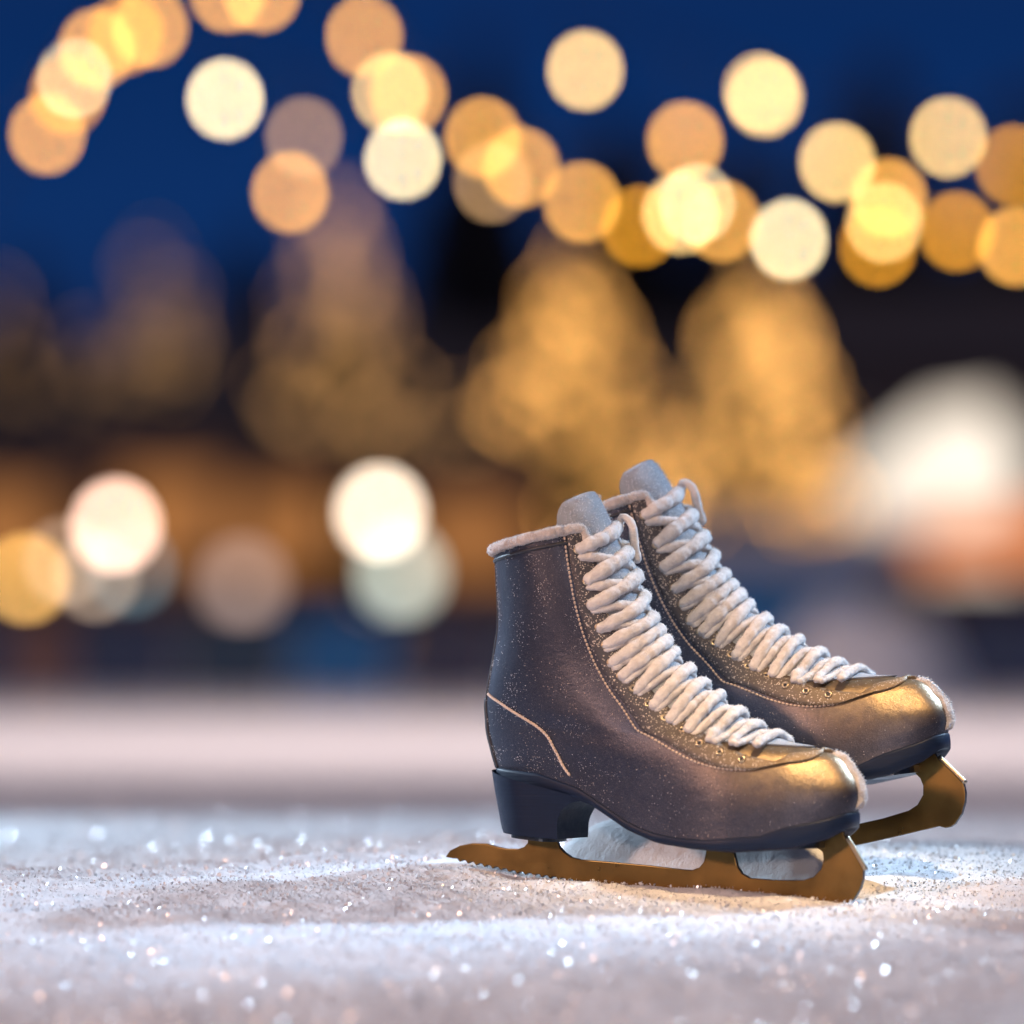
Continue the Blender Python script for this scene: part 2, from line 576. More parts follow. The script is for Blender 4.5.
    stitches(cnt, 'counter_stitching', M['stitch'], .0011, .0034, -.0008, .0006)
    # ---- piping down the back
    tb = np.linspace(.0, .995, 80)
    mb = MB()
    for vv in (-.93, .93):
        mb.tube(S(tb, np.full(80, vv), .0002), .0011, 8)
    vline = np.concatenate([np.linspace(-vo - .02, -1, 60), np.linspace(1, vo + .02, 60)[1:]])
    mb.tube(S(np.full(len(vline), .965), vline, .0003), .0013, 8)
    mb.build('piping', M['piping'], root, True)
    # raised back stay between the two pipings
    tvA = np.stack([np.linspace(.0, .47, 40), np.full(40, -.935)], 1); tvB = np.stack([np.linspace(0, .47, 40), np.full(40, -1.0)], 1)
    bs = MB()
    for sg in (1, -1):
        s_ = np.linspace(0, 1, 6)[None, :]
        vv = (-.935 + (-.065) * s_) * sg * np.ones((40, 1)); t4 = np.linspace(0, .46, 40)[:, None] * np.ones((1, 6))
        oo = np.full(vv.shape, .0016); oo[:, 0] = 0; oo[-1] = 0
        f = grid_faces(40, 6)
        bs.add(S(t4, vv, oo).reshape(-1, 3), f if sg < 0 else f[:, ::-1])
    bs.build('back_stay', M['piping'], root, True)
    # ---- eyelets
    for i, (t_, v_) in enumerate(ey):
        for sg in (1, -1):
            v2_ = v_ - .017
            c = S(np.array([t_]), np.array([v2_ * sg]), .0024)[0]
            a = S(np.array([t_ + .01]), np.array([v2_ * sg]), .0024)[0] - c
            n = S(np.array([t_]), np.array([v2_ * sg]), .0054)[0] - c
            n = Vector(n).normalized(); a = Vector(a); a = (a - n * a.dot(n)).normalized(); b = n.cross(a)
            ring = [Vector(c) + (a * math.cos(q) + b * math.sin(q)) * .0020 for q in np.linspace(0, 2 * math.pi, 17)]
            e = MB().tube(ring, .0009, 8, False)
            nf = len(e.f)
            e.add([tuple(r_ + n * .0002) for r_ in ring[:-1]], [tuple(range(16))])
            eo = e.build('eyelet', M['eyelet'], root, True)
            eo.data.materials.append(M['piping'])  # dark disc stands in for the shade inside the eyelet hole
            eo.data.polygons[len(eo.data.polygons) - 1].material_index = 1
    # two open hooks at the top
    # ---- laces
    la = MB()
    lace_pts = []
    gt, gv = np.meshgrid(np.linspace(.30, 1.02, 500), np.linspace(-.62, .62, 260), indexing='ij')
    GP, GN = S(gt, gv).reshape(-1, 3), S(gt, gv, .01).reshape(-1, 3)
    GN = (GN - GP) / .01

    def lace(A, B, e1, lift, r, seed, n=60):
        A, B, e1 = np.array(A), np.array(B), np.array(e1)
        nn = np.array([-e1[2], 0, e1[0]]); nn = nn * (1 if nn[2] > 0 else -1)
        q = np.linspace(0, 1, n)
        jt = np.array([.0022 * mnoise.noise(Vector((seed * 1.7, x * 2.2, 0))) for x in q])
        Lq = A + (B - A) * q[:, None] + e1 * jt[:, None]
        ga, gy, gh = GP @ e1, GP[:, 1], GP @ nn
        out = []
        for p in Lq:
            d = (ga - p @ e1) ** 2 + (gy - p[1]) ** 2 - np.where(gh > A @ nn - .02, 0, -1)
            k = int(np.argmin(d))
            out.append(np.concatenate([e1 * (p @ e1) + nn * gh[k] + np.array([0, p[1], 0]), GN[k]]))
        out = np.array(out)
        for _ in range(5): out[1:-1] = (out[:-2] + 2 * out[1:-1] + out[2:]) / 4
        h = lift * np.clip(np.minimum(q, 1 - q) / .10, 0, 1) ** .7 + .0006
        p = out[:, :3] + out[:, 3:] * h[:, None]
        rad = []
        for k, pp in enumerate(p):
            e = min(q[k], 1 - q[k])
            env = .84 + .16 * min(1, e / .10)
            if e < .012: env = .55
            rad.append(r * env * (1 + .26 * mnoise.noise(Vector(pp) * 110 + Vector((seed, 0, 0))) + .12 * mnoise.noise(Vector(pp) * 420)))
        la.tube(p, rad, 18, True, .92)
        lace_pts.append((p, rad))
    N = len(ey)
    R0 = np.interp(range(N), [0, 3, 8, N - 1], [.0050, .0049, .0043, .0034])
    EP = S(ey[:, 0], ey[:, 1], .0022)
    MIR = np.array([1, -1, 1])
    for i in range(N):
        r = R0[i] * random.uniform(.9, 1.1)
        a_, b_ = EP[max(i - 1, 0)], EP[min(i + 1, N - 1)]
        e1 = np.array([a_[0] - b_[0], 0, a_[2] - b_[2]]); e1 /= np.linalg.norm(e1)
        fi = i - np.interp(i, [0, 6, N - 1], [1.35, 1.1, .0]) + random.uniform(-.12, .12)
        F = np.array([np.interp(max(fi, 0), range(N), EP[:, k]) for k in range(3)]) * MIR
        if fi < 0: F = F + e1 * .011 * -fi
        lace(EP[i], F, e1, .0036, r, i * 3.1)
        if i > 0:
            G_ = EP[i - 1] * .8 + EP[i] * .2
            lace(EP[i] * MIR, G_, e1, .0014, r * .72, i * 7.7)
    # loose loop and lace end at the top of the tongue
    a = S(np.array([.985]), np.array([vo * .8]), .004)[0]
    la.tube(dense([a, a + np.array([.004, .0, .010]), a + np.array([.012, -.004, .006]), a + np.array([.0155, -.006, -.008]), a + np.array([.018, -.006, -.022])], 24), [.0030] * 23 + [.0015], 10)
    for a_, w_ in enumerate(la.v):
        w_ = Vector(w_)
        d_ = mnoise.noise_vector(w_ * 330) * .00055 + mnoise.noise_vector(w_ * 900) * .00040
        la.v[a_] = tuple(w_ + d_)
    laces = la.build('lace', M['lace'], root, True)
    # ---- sole
    top = S(np.zeros(120), np.linspace(-1, 1, 121)[:-1])
    xs = L2([(495, 767), (506, 790), (545, 801), (572, 795), (594, 799), (625, 811), (651, 829), (677, 842), (714, 847.5), (756, 851), (809, 848), (841, 838), (861, 824)])
    c = np.array([top[:, 0].mean(), 0])
    rows = []
    zb = np.interp(top[:, 0], xs[:, 0], xs[:, 1])
    zb = np.minimum(zb, top[:, 2] - .006)
    for k, (g, f_) in enumerate(((-.001, -.02), (.0006, .0), (.0011, .12), (.0011, .5), (.0005, .9), (-.002, 1.0), (-.02, 1.0))):
        vv = np.linspace(-1, 1, 121)[:-1]
        nrm = top - np.roll(top, 1, 0); nrm = np.stack([nrm[:, 1], -nrm[:, 0]], 1)
        nrm /= np.linalg.norm(nrm, axis=1, keepdims=True) + 1e-9
        sgn = np.sign((nrm * (top[:, :2] - c)).sum(1)); nrm *= sgn[:, None]
        for _ in range(3): nrm = (np.roll(nrm, 1, 0) + 2 * nrm + np.roll(nrm, -1, 0)) / 4
        q = top.copy()
        q[:, :2] += nrm * g
        q[:, 2] = top[:, 2] + (zb - top[:, 2]) * f_ - (.0 if k else -.0)
        rows.append(q)
    V = np.concatenate(rows)
    F = grid_faces(len(rows), 120, True)
    mb = MB(); mb.add(V, F)
    last = (len(rows) - 1) * 120
    # close the bottom across the width
    for j in range(1, 59):
        mb.f.append((last + j, last + j + 1, last + 119 - j, last + 120 - j))
    me = mb.mesh('sole')
    bm = bmesh.new(); bm.from_mesh(me); bmesh.ops.recalc_face_normals(bm, faces=bm.faces); bm.to_mesh(me); bm.free()
    sole = obj('sole', me, M['sole'], root)
    # ---- heel block with a scooped breast
    prof_t = L2([(495.5, 770), (606, 802)]); prof_b = L2([(506, 831), (557, 838)])
    # heel rows from top to bottom: x_back, x_front, z (back, front), half width
    hb = L2([(496, 769), (499, 790), (502.5, 810), (505, 825), (507, 831.5)])
    hf = L2([(594, 800), (578, 800), (564, 806), (558.6, 815), (557, 838)])
    def sec(i_b, x_f, z_f, w):
        out = []
        xb, zb_ = hb[i_b]
        for a in np.linspace(-math.pi / 2, math.pi / 2, 21):
            cc = 1 - math.cos(a)
            x = xb + (w * 1.02) * cc
            y = w * math.sin(a)
            out.append((x, y))
        pts = [(x_f, -w * .93)] + [(x, y) for x, y in out] + [(x_f, w * .93)]
        res = []
        for x, y in pts:
            res.append((x, y, zb_ + (z_f - zb_) * (x - xb) / (x_f - xb)))
        return res
    NR = 20
    kq = np.linspace(0, 1, 5); kk = np.linspace(0, 1, NR)
    hbS, hfS = catmull(hb, kq, kk), catmull(hf, np.array([0, .12, .3, .5, 1.0]), kk)
    wS = np.interp(kk, kq, [.0318, .0308, .0296, .0287, .0278])
    hv = []
    for (xb, zb_), (xf, zf), w in zip(hbS, hfS, wS):
        xf = xf + w * .93 * math.tan(TH) * .98
        arc = [(xb + w * 1.02 * (1 - math.cos(a)), w * math.sin(a)) for a in np.linspace(-math.pi / 2, math.pi / 2, 25)]
        sd = [(xf + (arc[0][0] - xf) * q, -w * (.93 + .07 * q)) for q in np.linspace(0, 1, 9)[:-1]]
        pts = sd + arc + [(x, -y) for x, y in sd[::-1]]
        hv.append([(x, y, zb_ + (zf - zb_) * (x - xb) / (xf - xb)) for x, y in pts])
    n = len(hv[0])
    mb = MB()
    for r in hv: mb.add(r, [])
    for i in range(NR - 1):
        for k in range(n):
            mb.f.append((i * n + k, i * n + (k + 1) % n, (i + 1) * n + (k + 1) % n, (i + 1) * n + k))
    mb.f.append(tuple((NR - 1) * n + k for k in range(n)))
    me = mb.mesh('heel')
    bm = bmesh.new(); bm.from_mesh(me); bmesh.ops.recalc_face_normals(bm, faces=bm.faces)
    for e in bm.edges:
        e.smooth = e.calc_face_angle(0) < math.radians(38)
    bm.to_mesh(me); bm.free()
    heel = obj('heel', me, M['sole'], root, True)
    # ---- blade
    tail = [(446.5, 857), (451, 850.5), (461, 845.5), (473, 843.2), (487, 843.5), (499, 847), (508.6, 848.7), (519, 848.9), (525, 847), (528.6, 843), (529.6, 832)]
    w1 = [(557, 832), (558, 841), (560.5, 847), (565, 852), (572, 857), (582, 859.5), (616, 862.3), (651, 865.5), (680, 869), (693, 870), (700, 867.5), (704.7, 862), (707, 853), (707, 840)]
    w2 = [(735, 840), (735, 853), (738, 866), (743, 873.5), (751, 878), (777, 880), (804, 880), (814, 877), (822, 869), (824.5, 860), (823.5, 852), (819.6, 845), (815, 838)]
    toe = [(843, 830), (846, 838), (851, 846), (858, 858), (864.5, 870), (864, 880), (861, 889), (855, 899), (846, 906.7), (841, 908.5), (835.5, 908)]
    bot = [(830, 904.5), (815, 903.5), (790, 902), (756, 899.5), (716, 895.8), (677, 891.5), (640, 888.5), (598, 885)]
    teeth = []
    x = 592
    yb = lambda xx: np.interp(xx, [447, 466, 519, 598], [858.5, 862.5, 873.5, 885])
    while x > 456:
        teeth += [(x, yb(x) + .6), (x - 2.5, yb(x - 2.5) - 2.2), (x - 5.5, yb(x - 5.5) - 1.8)]
        x -= 8.2
    outline = L2(tail + w1 + w2 + toe + bot + teeth)
    bm = bmesh.new()
    vsb = [bm.verts.new((x, -.0021, z)) for x, z in outline]
    fc = bm.faces.new(vsb)
    r = bmesh.ops.extrude_face_region(bm, geom=[fc])
    nv_ = [e for e in r['geom'] if isinstance(e, bmesh.types.BMVert)]
    bmesh.ops.translate(bm, vec=(0, .0042, 0), verts=nv_)
    bmesh.ops.recalc_face_normals(bm, faces=bm.faces)
    me = bpy.data.meshes.new('blade'); bm.to_mesh(me); bm.free()
    blade = obj('blade', me, M['brass'], root, False)
    # side faces of the plate are dark ground steel
    me.materials.append(M['dark_steel'])
    for p in me.polygons:
        if abs(p.normal.y) < .5:
            c_ = p.center
            p.material_index = 1
    bl = blade.modifiers.new('soft', 'BEVEL'); bl.width = .0005; bl.segments = 1; bl.limit_method = 'ANGLE'; bl.angle_limit = math.radians(60); bl.use_clamp_overlap = True; bl.width = .0006; bl.segments = 2
    # the ground toe of the blade is a brighter brass lip
    lip = L2([(845, 836), (851, 846), (858, 858), (864.5, 870)])
    m2 = MB()
    m2.tube([(x + .0008, 0, z) for x, z in dense(lip, 12)], [.0020] * 12, 8)
    m2.build('toe_lip', M['eyelet'], root, True)
    # mounting plates under toe and heel
    for name, pa, pb, w in (('toe_plate', (735, 848.5), (826, 846), .030), ('heel_plate', (518, 834.5), (560, 840), .021)):
        (x0, z0), (x1, z1) = loc2(*pa), loc2(*pb)
        mb = MB()
        pts = []
        for a in np.linspace(0, 2 * math.pi, 33)[:-1]:
            ca, sa = math.cos(a), math.sin(a)
            u = (abs(ca) ** .6) * (1 if ca > 0 else -1); wv_ = (abs(sa) ** .6) * (1 if sa > 0 else -1)
            pts.append(((x0 + x1) / 2 + (x1 - x0) / 2 * u, w * wv_))
        zz = lambda x: z0 + (z1 - z0) * (x - x0) / (x1 - x0)
        n = len(pts)
        mb.add([(x, y, zz(x) + .004) for x, y in pts] + [(x, y, zz(x) - .0012) for x, y in pts],
               [tuple(range(n))[::-1], tuple(range(n, 2 * n))] + [(k, (k + 1) % n, n + (k + 1) % n, n + k) for k in range(n)])
        mb.build(name, M['dark_steel'], root)
    # ---- lump of snow on the toe
    tq = np.linspace(.012, .275, 26)
    kq = np.linspace(-1, 1, 15)
    tg3, kg3 = np.meshgrid(tq, kq, indexing='ij')
    wv_ = .036 + .014 * np.array([[mnoise.noise(Vector((float(a) * 30, float(b) * 2, 3))) for b in kq] for a in tq])
    vv = kg3 * wv_ + .028
    env = np.clip(1 - kg3 ** 2, 0, 1) ** .5 * np.clip(np.minimum((tg3 - .012) / .03, (.275 - tg3) / .05), 0, 1) ** .5
    lum = np.array([[mnoise.noise(Vector((float(a) * 60, float(b) * 5, 9))) for b in kq] for a in tq])
    G = S(tg3, vv, -.0006 + env * (.0040 + .0016 * lum))
    obj('toe_frost', np_mesh('toe_frost', G.reshape(-1, 3), grid_faces(26, 15)), M['collar'], root)
    # ---- fine frost crystals on laces, collar and tongue
    src = []
    for p, rad in lace_pts:
        for _ in range(900):
            j = random.randrange(3, len(p) - 3)
            u = Vector((random.gauss(0, 1), random.gauss(0, 1), random.gauss(0.3, 1))).normalized()
            src.append((Vector(p[j]) + (Vector(p[j + 1]) - Vector(p[j])) * random.random() + u * rad[j] * 1.02, u))
    for _ in range(8000):
        j = random.randrange(3, len(sm) - 3)
        u = Vector((random.gauss(0, 1), random.gauss(0, 1), random.gauss(0.5, 1))).normalized()
        src.append((Vector(sm[j]) + (Vector(sm[j + 1]) - Vector(sm[j])) * random.random() + u * rr[j] * 1.02, u))
    for _ in range(5200):
        i, k_ = random.randrange(1, 59), random.randrange(1, 24)
        i = max(i, random.randrange(1, 59))
        p = Vector(G_t[i, k_]) if False else Vector(tongue.data.vertices[i * 25 + k_].co)
        u = Vector((random.gauss(0.4, .6), random.gauss(0, .6), random.gauss(.5, .6))).normalized()
        src.append((p + Vector((random.uniform(-.001, .001), random.uniform(-.002, .002), random.uniform(-.002, .002))), u))
    NFUZZ = len(src)
    for _ in range(16000):   # on the leather itself, in drifts
        t_, v_ = random.random(), -random.random() ** .8
        if mnoise.noise(Vector((t_ * 6, v_ * 9, 4))) + .5 * mnoise.noise(Vector((t_ * 20, v_ * 30, 1))) < random.uniform(-.05, .75): continue
        p = S(np.array([t_, t_]), np.array([v_, v_]), np.array([.0002, .001]))
        u = Vector(p[1] - p[0]).normalized()
        if random.random() < .35: p[0][1] *= -1; u.y *= -1
        src.append((Vector(p[0]), u))
    for _ in range(1500):
        p = Vector(random.choice(G.reshape(-1, 3)))
        u = Vector((random.gauss(.5, .6), random.gauss(-.2, .6), random.gauss(.4, .6))).normalized()
        src.append((p + u * .0008, u))
    n_long = NFUZZ
    V, F = [], []
    for q_, (p, u) in enumerate(src):
        long_ = q_ < n_long
        s = random.uniform(.00012, .00030) if long_ else random.uniform(.00010, .00040)
        hgt = random.uniform(.0005, .0016) if long_ else s * 1.6
        if long_: u = (u + Vector((random.gauss(0, .4), random.gauss(0, .4), random.gauss(0, .4)))).normalized()
        a = u.orthogonal().normalized(); b = u.cross(a)
        th = random.uniform(0, 6.28)
        a, b = a * math.cos(th) + b * math.sin(th), b * math.cos(th) - a * math.sin(th)
        n0 = len(V)
        V += [p + a * s, p + (b * .87 - a * .5) * s, p + (-b * .87 - a * .5) * s, p + u * hgt]
        F += [(n0, n0 + 1, n0 + 3), (n0 + 1, n0 + 2, n0 + 3), (n0 + 2, n0, n0 + 3)]
    fr = obj('frost_crystals', np_mesh('frost_crystals', [tuple(v) for v in V], F), M['grain'], root, False)
    fr['kind'] = 'stuff'
    return root


skate = make_skate()
tag(skate, 'front dark leather ice skate, its whole brass blade resting on the snow', 'ice skate', 'pair of ice skates')


def copy_tree(o, parent=None):
    c = o.copy()
    COL.objects.link(c)
    if parent is not None:
        c.parent = parent
    for ch in list(o.children):
        copy_tree(ch, c)
    return c


skate2 = copy_tree(skate)
PH = math.radians(-7.5)
skate2.rotation_euler = (0, PH, -TH)
c1 = loc2(595.6, 527)
tgt = at(658, 494, O.y + YH.y * .1 - c1[0] * math.sin(TH))
R2 = Euler((0, PH, -TH)).to_matrix()
skate2.location = tgt - R2 @ Vector((c1[0], 0, c1[1]))
tag(skate2, 'rear ice skate behind the front one, its gold-lit toe raised off the snow', 'ice skate', 'pair of ice skates')

for ch in skate2.children:
    if ch.name.startswith(('blade', 'toe_lip')):
        pv = loc2(838, 838)
        pv = Vector((pv[0], 0, pv[1]))
        Rb = Euler((0, math.radians(-8), 0)).to_matrix()
        ch.rotation_euler = (0, math.radians(-8), 0)
        ch.location = pv - Rb @ pv

# ------------------------------------------------------------------ snow ground
def fbm(x, y, sc, oct=3):
    s, a = 0, 1
    for k in range(oct):
        s = s + a * (np.sin(x * sc * 1.3 + 1.7 * k + 1.1 * np.sin(y * sc * .9 + k)) * np.cos(y * sc * 1.1 - .6 * k + 1.3 * np.sin(x * sc * .8 + 2 * k)))
        sc, a = sc * 2.03, a * .5
    return s


_perm = rng.random((512, 512))
def vnoise(x, y):
    xi, yi = np.floor(x).astype(int), np.floor(y).astype(int)
    fx, fy = x - xi, y - yi
    fx, fy = fx * fx * (3 - 2 * fx), fy * fy * (3 - 2 * fy)
    g = lambda a, b: _perm[a % 512, b % 512]
    return (g(xi, yi) * (1 - fx) + g(xi + 1, yi) * fx) * (1 - fy) + (g(xi, yi + 1) * (1 - fx) + g(xi + 1, yi + 1) * fx) * fy - .5


def ground(x, y):
    x, y = np.asarray(x, float), np.asarray(y, float)
    s = y - 3.96
    sl = np.where(s > 0, .075 * np.tanh(s / .075), 0)
    front = -.112 * .9 * np.tanh(np.clip(-s, 0, None) / .9)
    plane = .0002 - .004 * x + .1835 * sl
    gx = np.exp(-(np.clip(np.abs(x - .15) - .17, 0, None) / .16) ** 2)
    gy = np.where(s > .15, np.exp(-((s - .15) / .5) ** 2), np.where(s < -.15, np.exp(-((-.15 - s) / .7) ** 2), 1))
    z = plane * (gx * .9 + .1) * gy + front
    z = z + .0022 * fbm(x, y, 3.1, 3) * np.clip((np.abs(s) - .05) / .4, 0.15, 1)
    z = z + .0030 * fbm(x + 3, y, 7.5, 2) * np.clip((-.06 - s) / .4, 0, 1) * np.clip((y - .5) / 1, 0, 1)
    # drift heaped between the two skates
    lx = (x - O.x) * XH.x + (y - O.y) * XH.y
    ly = (x - O.x) * YH.x + (y - O.y) * YH.y
    along = 1 / (1 + np.exp(-(lx + .085) / .012)) * (1 / (1 + np.exp((lx - .105) / .014)))
    z = z + .036 * along * np.exp(-((ly - .066) / .024) ** 2)
    # small snow lip pushed up in front of the blade
    lip = np.exp(-((ly + .016) / .013) ** 2) * np.exp(-(np.clip(np.abs(lx) - .12, 0, None) / .06) ** 2)
    z = z + .0022 * lip * (1 + .9 * vnoise(x * 60, y * 60))
    near = np.exp(-(np.clip(np.abs(s) - 1.2, 0, None) / 1.0) ** 2) * (1 - .75 * along * np.exp(-((ly - .066) / .04) ** 2))
    z = z + near * (.0055 * vnoise(x * 14, y * 14) + .0030 * vnoise(x * 45 + 9, y * 45) + .0014 * vnoise(x * 140, y * 140 + 5))
    return z


ys = np.concatenate([np.linspace(.4, 2.2, 60), np.linspace(2.2, 3.45, 160)[1:], np.linspace(3.45, 4.35, 400)[1:], np.linspace(4.35, 6.5, 220)[1:],
                     np.geomspace(6.5, 1500, 130)[1:]])
ks = np.linspace(-1, 1, 561)
ss = np.sign(ks) * (np.abs(ks) * .22 + .78 * np.abs(ks) ** 3.2)
yy, sx = np.meshgrid(ys, ss, indexing='ij')
xx = sx * (1.1 + .62 * yy) + .10 * np.exp(-((yy - 3.9) / 1.5) ** 2) * (1 - np.abs(sx))
zz = ground(xx, yy)
me = np_mesh('snow_ground', np.stack([xx, yy, zz], -1).reshape(-1, 3), grid_faces(len(ys), len(ss)))
gnd = obj('snow_ground', me, M['snow'])
tag(gnd, kind='structure')

# strip of scraped ice behind the snow
# loose snow grains in and around the zone of sharp focus
def scatter(n, xr, yr, size, lift, mat, name, flake=False, seed=1):
    r = np.random.default_rng(seed)
    q_ = r.uniform(0, 1, n)
    d0, d1 = 1 / yr[1], 1 / yr[0]                    # evenly spread as seen from above the rink edge, denser close by
    y = 1 / (d0 + (d1 - d0) * q_)
    x = r.normal(0, .10, n) * y + .02
    lx = (x - O.x) * XH.x + (y - O.y) * XH.y; ly = (x - O.x) * YH.x + (y - O.y) * YH.y
    keep = ~((np.abs(lx + .02) < .16) & (ly > .012) & (ly < .11))
    x, y = x[keep], y[keep]; n = len(x)
    z = ground(x, y)
    s = r.uniform(size[0], size[1], n) * np.where(r.random(n) < .06, 1.7, 1)
    P = np.stack([x, y, z + lift * s + (r.random(n) ** 6) * .002], 1)
    q = r.normal(size=(n, 4)); q /= np.linalg.norm(q, axis=1, keepdims=True)
    w, a, b, c = q.T
    R = np.stack([np.stack([1 - 2 * (b * b + c * c), 2 * (a * b - c * w), 2 * (a * c + b * w)], -1),
                  np.stack([2 * (a * b + c * w), 1 - 2 * (a * a + c * c), 2 * (b * c - a * w)], -1),
                  np.stack([2 * (a * c - b * w), 2 * (b * c + a * w), 1 - 2 * (a * a + b * b)], -1)], 1)
    if flake:
        an = np.arange(6) * math.pi / 3
        base = np.stack([np.cos(an), np.sin(an), 0 * an], 1)
        F0 = np.array([[0, 1, 2, 3], [0, 3, 4, 5]])
    else:
        base = np.array([[1, 1, 1], [-1, -1, 1], [-1, 1, -1], [1, -1, -1.0]]) * .75
        F0 = np.array([[0, 2, 1], [0, 1, 3], [0, 3, 2], [1, 2, 3]])
    V = np.einsum('nij,kj->nki', R, base) * s[:, None, None] + P[:, None]
    F = (np.arange(n)[:, None, None] * len(base) + F0[None]).reshape(-1, F0.shape[1])
    o = obj(name, np_mesh(name, V.reshape(-1, 3), F), mat, None, False)
    return o


g1 = scatter(380000, None, (2.6, 7.0), (.00025, .00062), .0, M['grain'], 'snow_grains', seed=3)
tag(g1, 'loose sugary snow grains around the skates', 'snow grains', None, 'stuff')
g2 = scatter(110000, None, (2.0, 7.0), (.0005, .0012), 1.0, M['crystal'], 'ice_crystals', True, seed=5)
tag(g2, 'glittering ice crystals strewn on the snow', 'ice crystals', None, 'stuff')

# ------------------------------------------------------------------ string lights
GOLD, DEEP, PALE, WHITE, DIM = 'gold', 'deep', 'pale', 'white', 'dim'
KB = 30.0
for k, c in ((GOLD, (.95, .44, .085)), (DEEP, (.70, .29, .02)), (PALE, (1.15, .74, .27)), (WHITE, (1.35, 1.08, .60)), (DIM, (.42, .24, .11))):
    M['bulb_' + k] = glow('bulb_' + k, c, KB)
M['cable'] = simple('black_cable', (.012, .012, .014), .6)
M['socket'] = simple('black_socket', (.02, .02, .022), .5)


def string_lights(bulbs, Y, label, ends, drop=.05):
    """bulbs: picture x, picture y, colour, size factor"""
    pts = [at(x, y, Y) for x, y, *_ in bulbs]
    root = empty('string_lights', pts[0] + Vector((0, 0, drop + .05)))
    tag(root, label, 'string lights', 'festoon light strings over the rink')
    bulbs = sorted(bulbs, key=lambda q: q[0])
    pts = [at(x, y, Y) for x, y, *_ in bulbs]
    fit = np.polyfit([p.x for p in pts], [p.z for p in pts], 2)
    up_ = max(p.z - np.polyval(fit, p.x) for p in pts) + drop
    top = [Vector((p.x, p.y, float(np.polyval(fit, p.x)) + up_)) for p in pts]
    ends = sorted(ends)
    top = [t_ for i_, t_ in enumerate(top) if True]
    xe = [at(e[0], 0, Y).x for e in ends]
    line = [Vector((x_, Y, float(np.polyval(fit, x_)) + up_)) for x_ in np.linspace(xe[0], xe[1], 40)]
    o0 = root.location
    cab = MB().tube([Vector(p) - o0 for p in dense([tuple(p) for p in line], 160)], .005, 6)
    cab.build('cable', M['cable'], root, True)
    for p, tp, b in zip(pts, top, bulbs):
        r = .0185 * (b[3] if len(b) > 3 else 1)
        s = MB().tube([tp - o0, p - o0 + Vector((0, 0, r + .03))], .004, 6).tube([p - o0 + Vector((0, 0, r * .7)), p - o0 + Vector((0, 0, r + .034))], .012, 10)
        so = s.build('socket', M['socket'], root, True)
        MB().ball(p - o0, r, 14, 10, (1, 1, 1.12)).build('bulb', M['bulb_' + b[2]], so, True)


string_lights([(262, -8, GOLD), (228, -8, GOLD), (150, 27, GOLD), (126, 34, DEEP), (97, 48, GOLD), (74, 78, WHITE, .7), (68, 94, DEEP), (47, 134, GOLD)], 16.4,
              'light string falling steeply past the upper left corner with golden round bulbs', ((330, -60), (-30, 190)))
string_lights([(364, 36, GOLD), (390, 92, PALE, .9), (408, 94, GOLD), (483, 137, GOLD), (492, 182, DIM), (521, 167, GOLD), (582, 202, GOLD), (640, 226, DEEP), (681, 213, PALE), (722, 221, GOLD)], 16.9,
              'light string sagging from upper middle down to its lowest golden bulbs above the skates', ((320, -40), (790, 200)))
string_lights([(585, 70, PALE), (685, 141, GOLD), (765, 97, PALE), (760, 90, PALE, .8), (837, 162, PALE), (889, 198, GOLD), (957, 231, DEEP), (1016, 246, GOLD)], 16.1,
              'light string running across the upper right with golden bulbs falling to the right edge', ((520, 10), (1090, 250)))
string_lights([(225, 99, WHITE, 1.05), (304, 137, DIM), (290, 192, GOLD, 1.02), (403, 159, WHITE), (697, 203, WHITE, .7), (789, 239, WHITE), (884, 222, PALE, .9), (878, 246, DEEP), (948, 137, PALE), (1014, 165, DEEP)], 17.0,
              'widely spaced light string with the palest cream bulbs across the whole sky', ((150, 40), (1090, 140)))

# ------------------------------------------------------------------ background
M['bark'] = simple('bark', (.05, .035, .025), .9)
M['needles'] = simple('fir_needles', (.035, .055, .030), .8, 0, .4, 2)
M['dark_needles'] = simple('dark_fir_needles', (.030, .034, .050), .9, 0, .4, 1)
for k, c, s in (('a', (.84, .42, .15), 4.4), ('b', (.92, .43, .11), 9.8), ('c', (.94, .45, .12), 12), ('d', (.75, .40, .16), 2.7)):
    M['fairy_' + k] = glow('fairy_light_' + k, c, s)


def gz(x, y):
    return float(ground(np.array([x]), np.array([y]))[0])


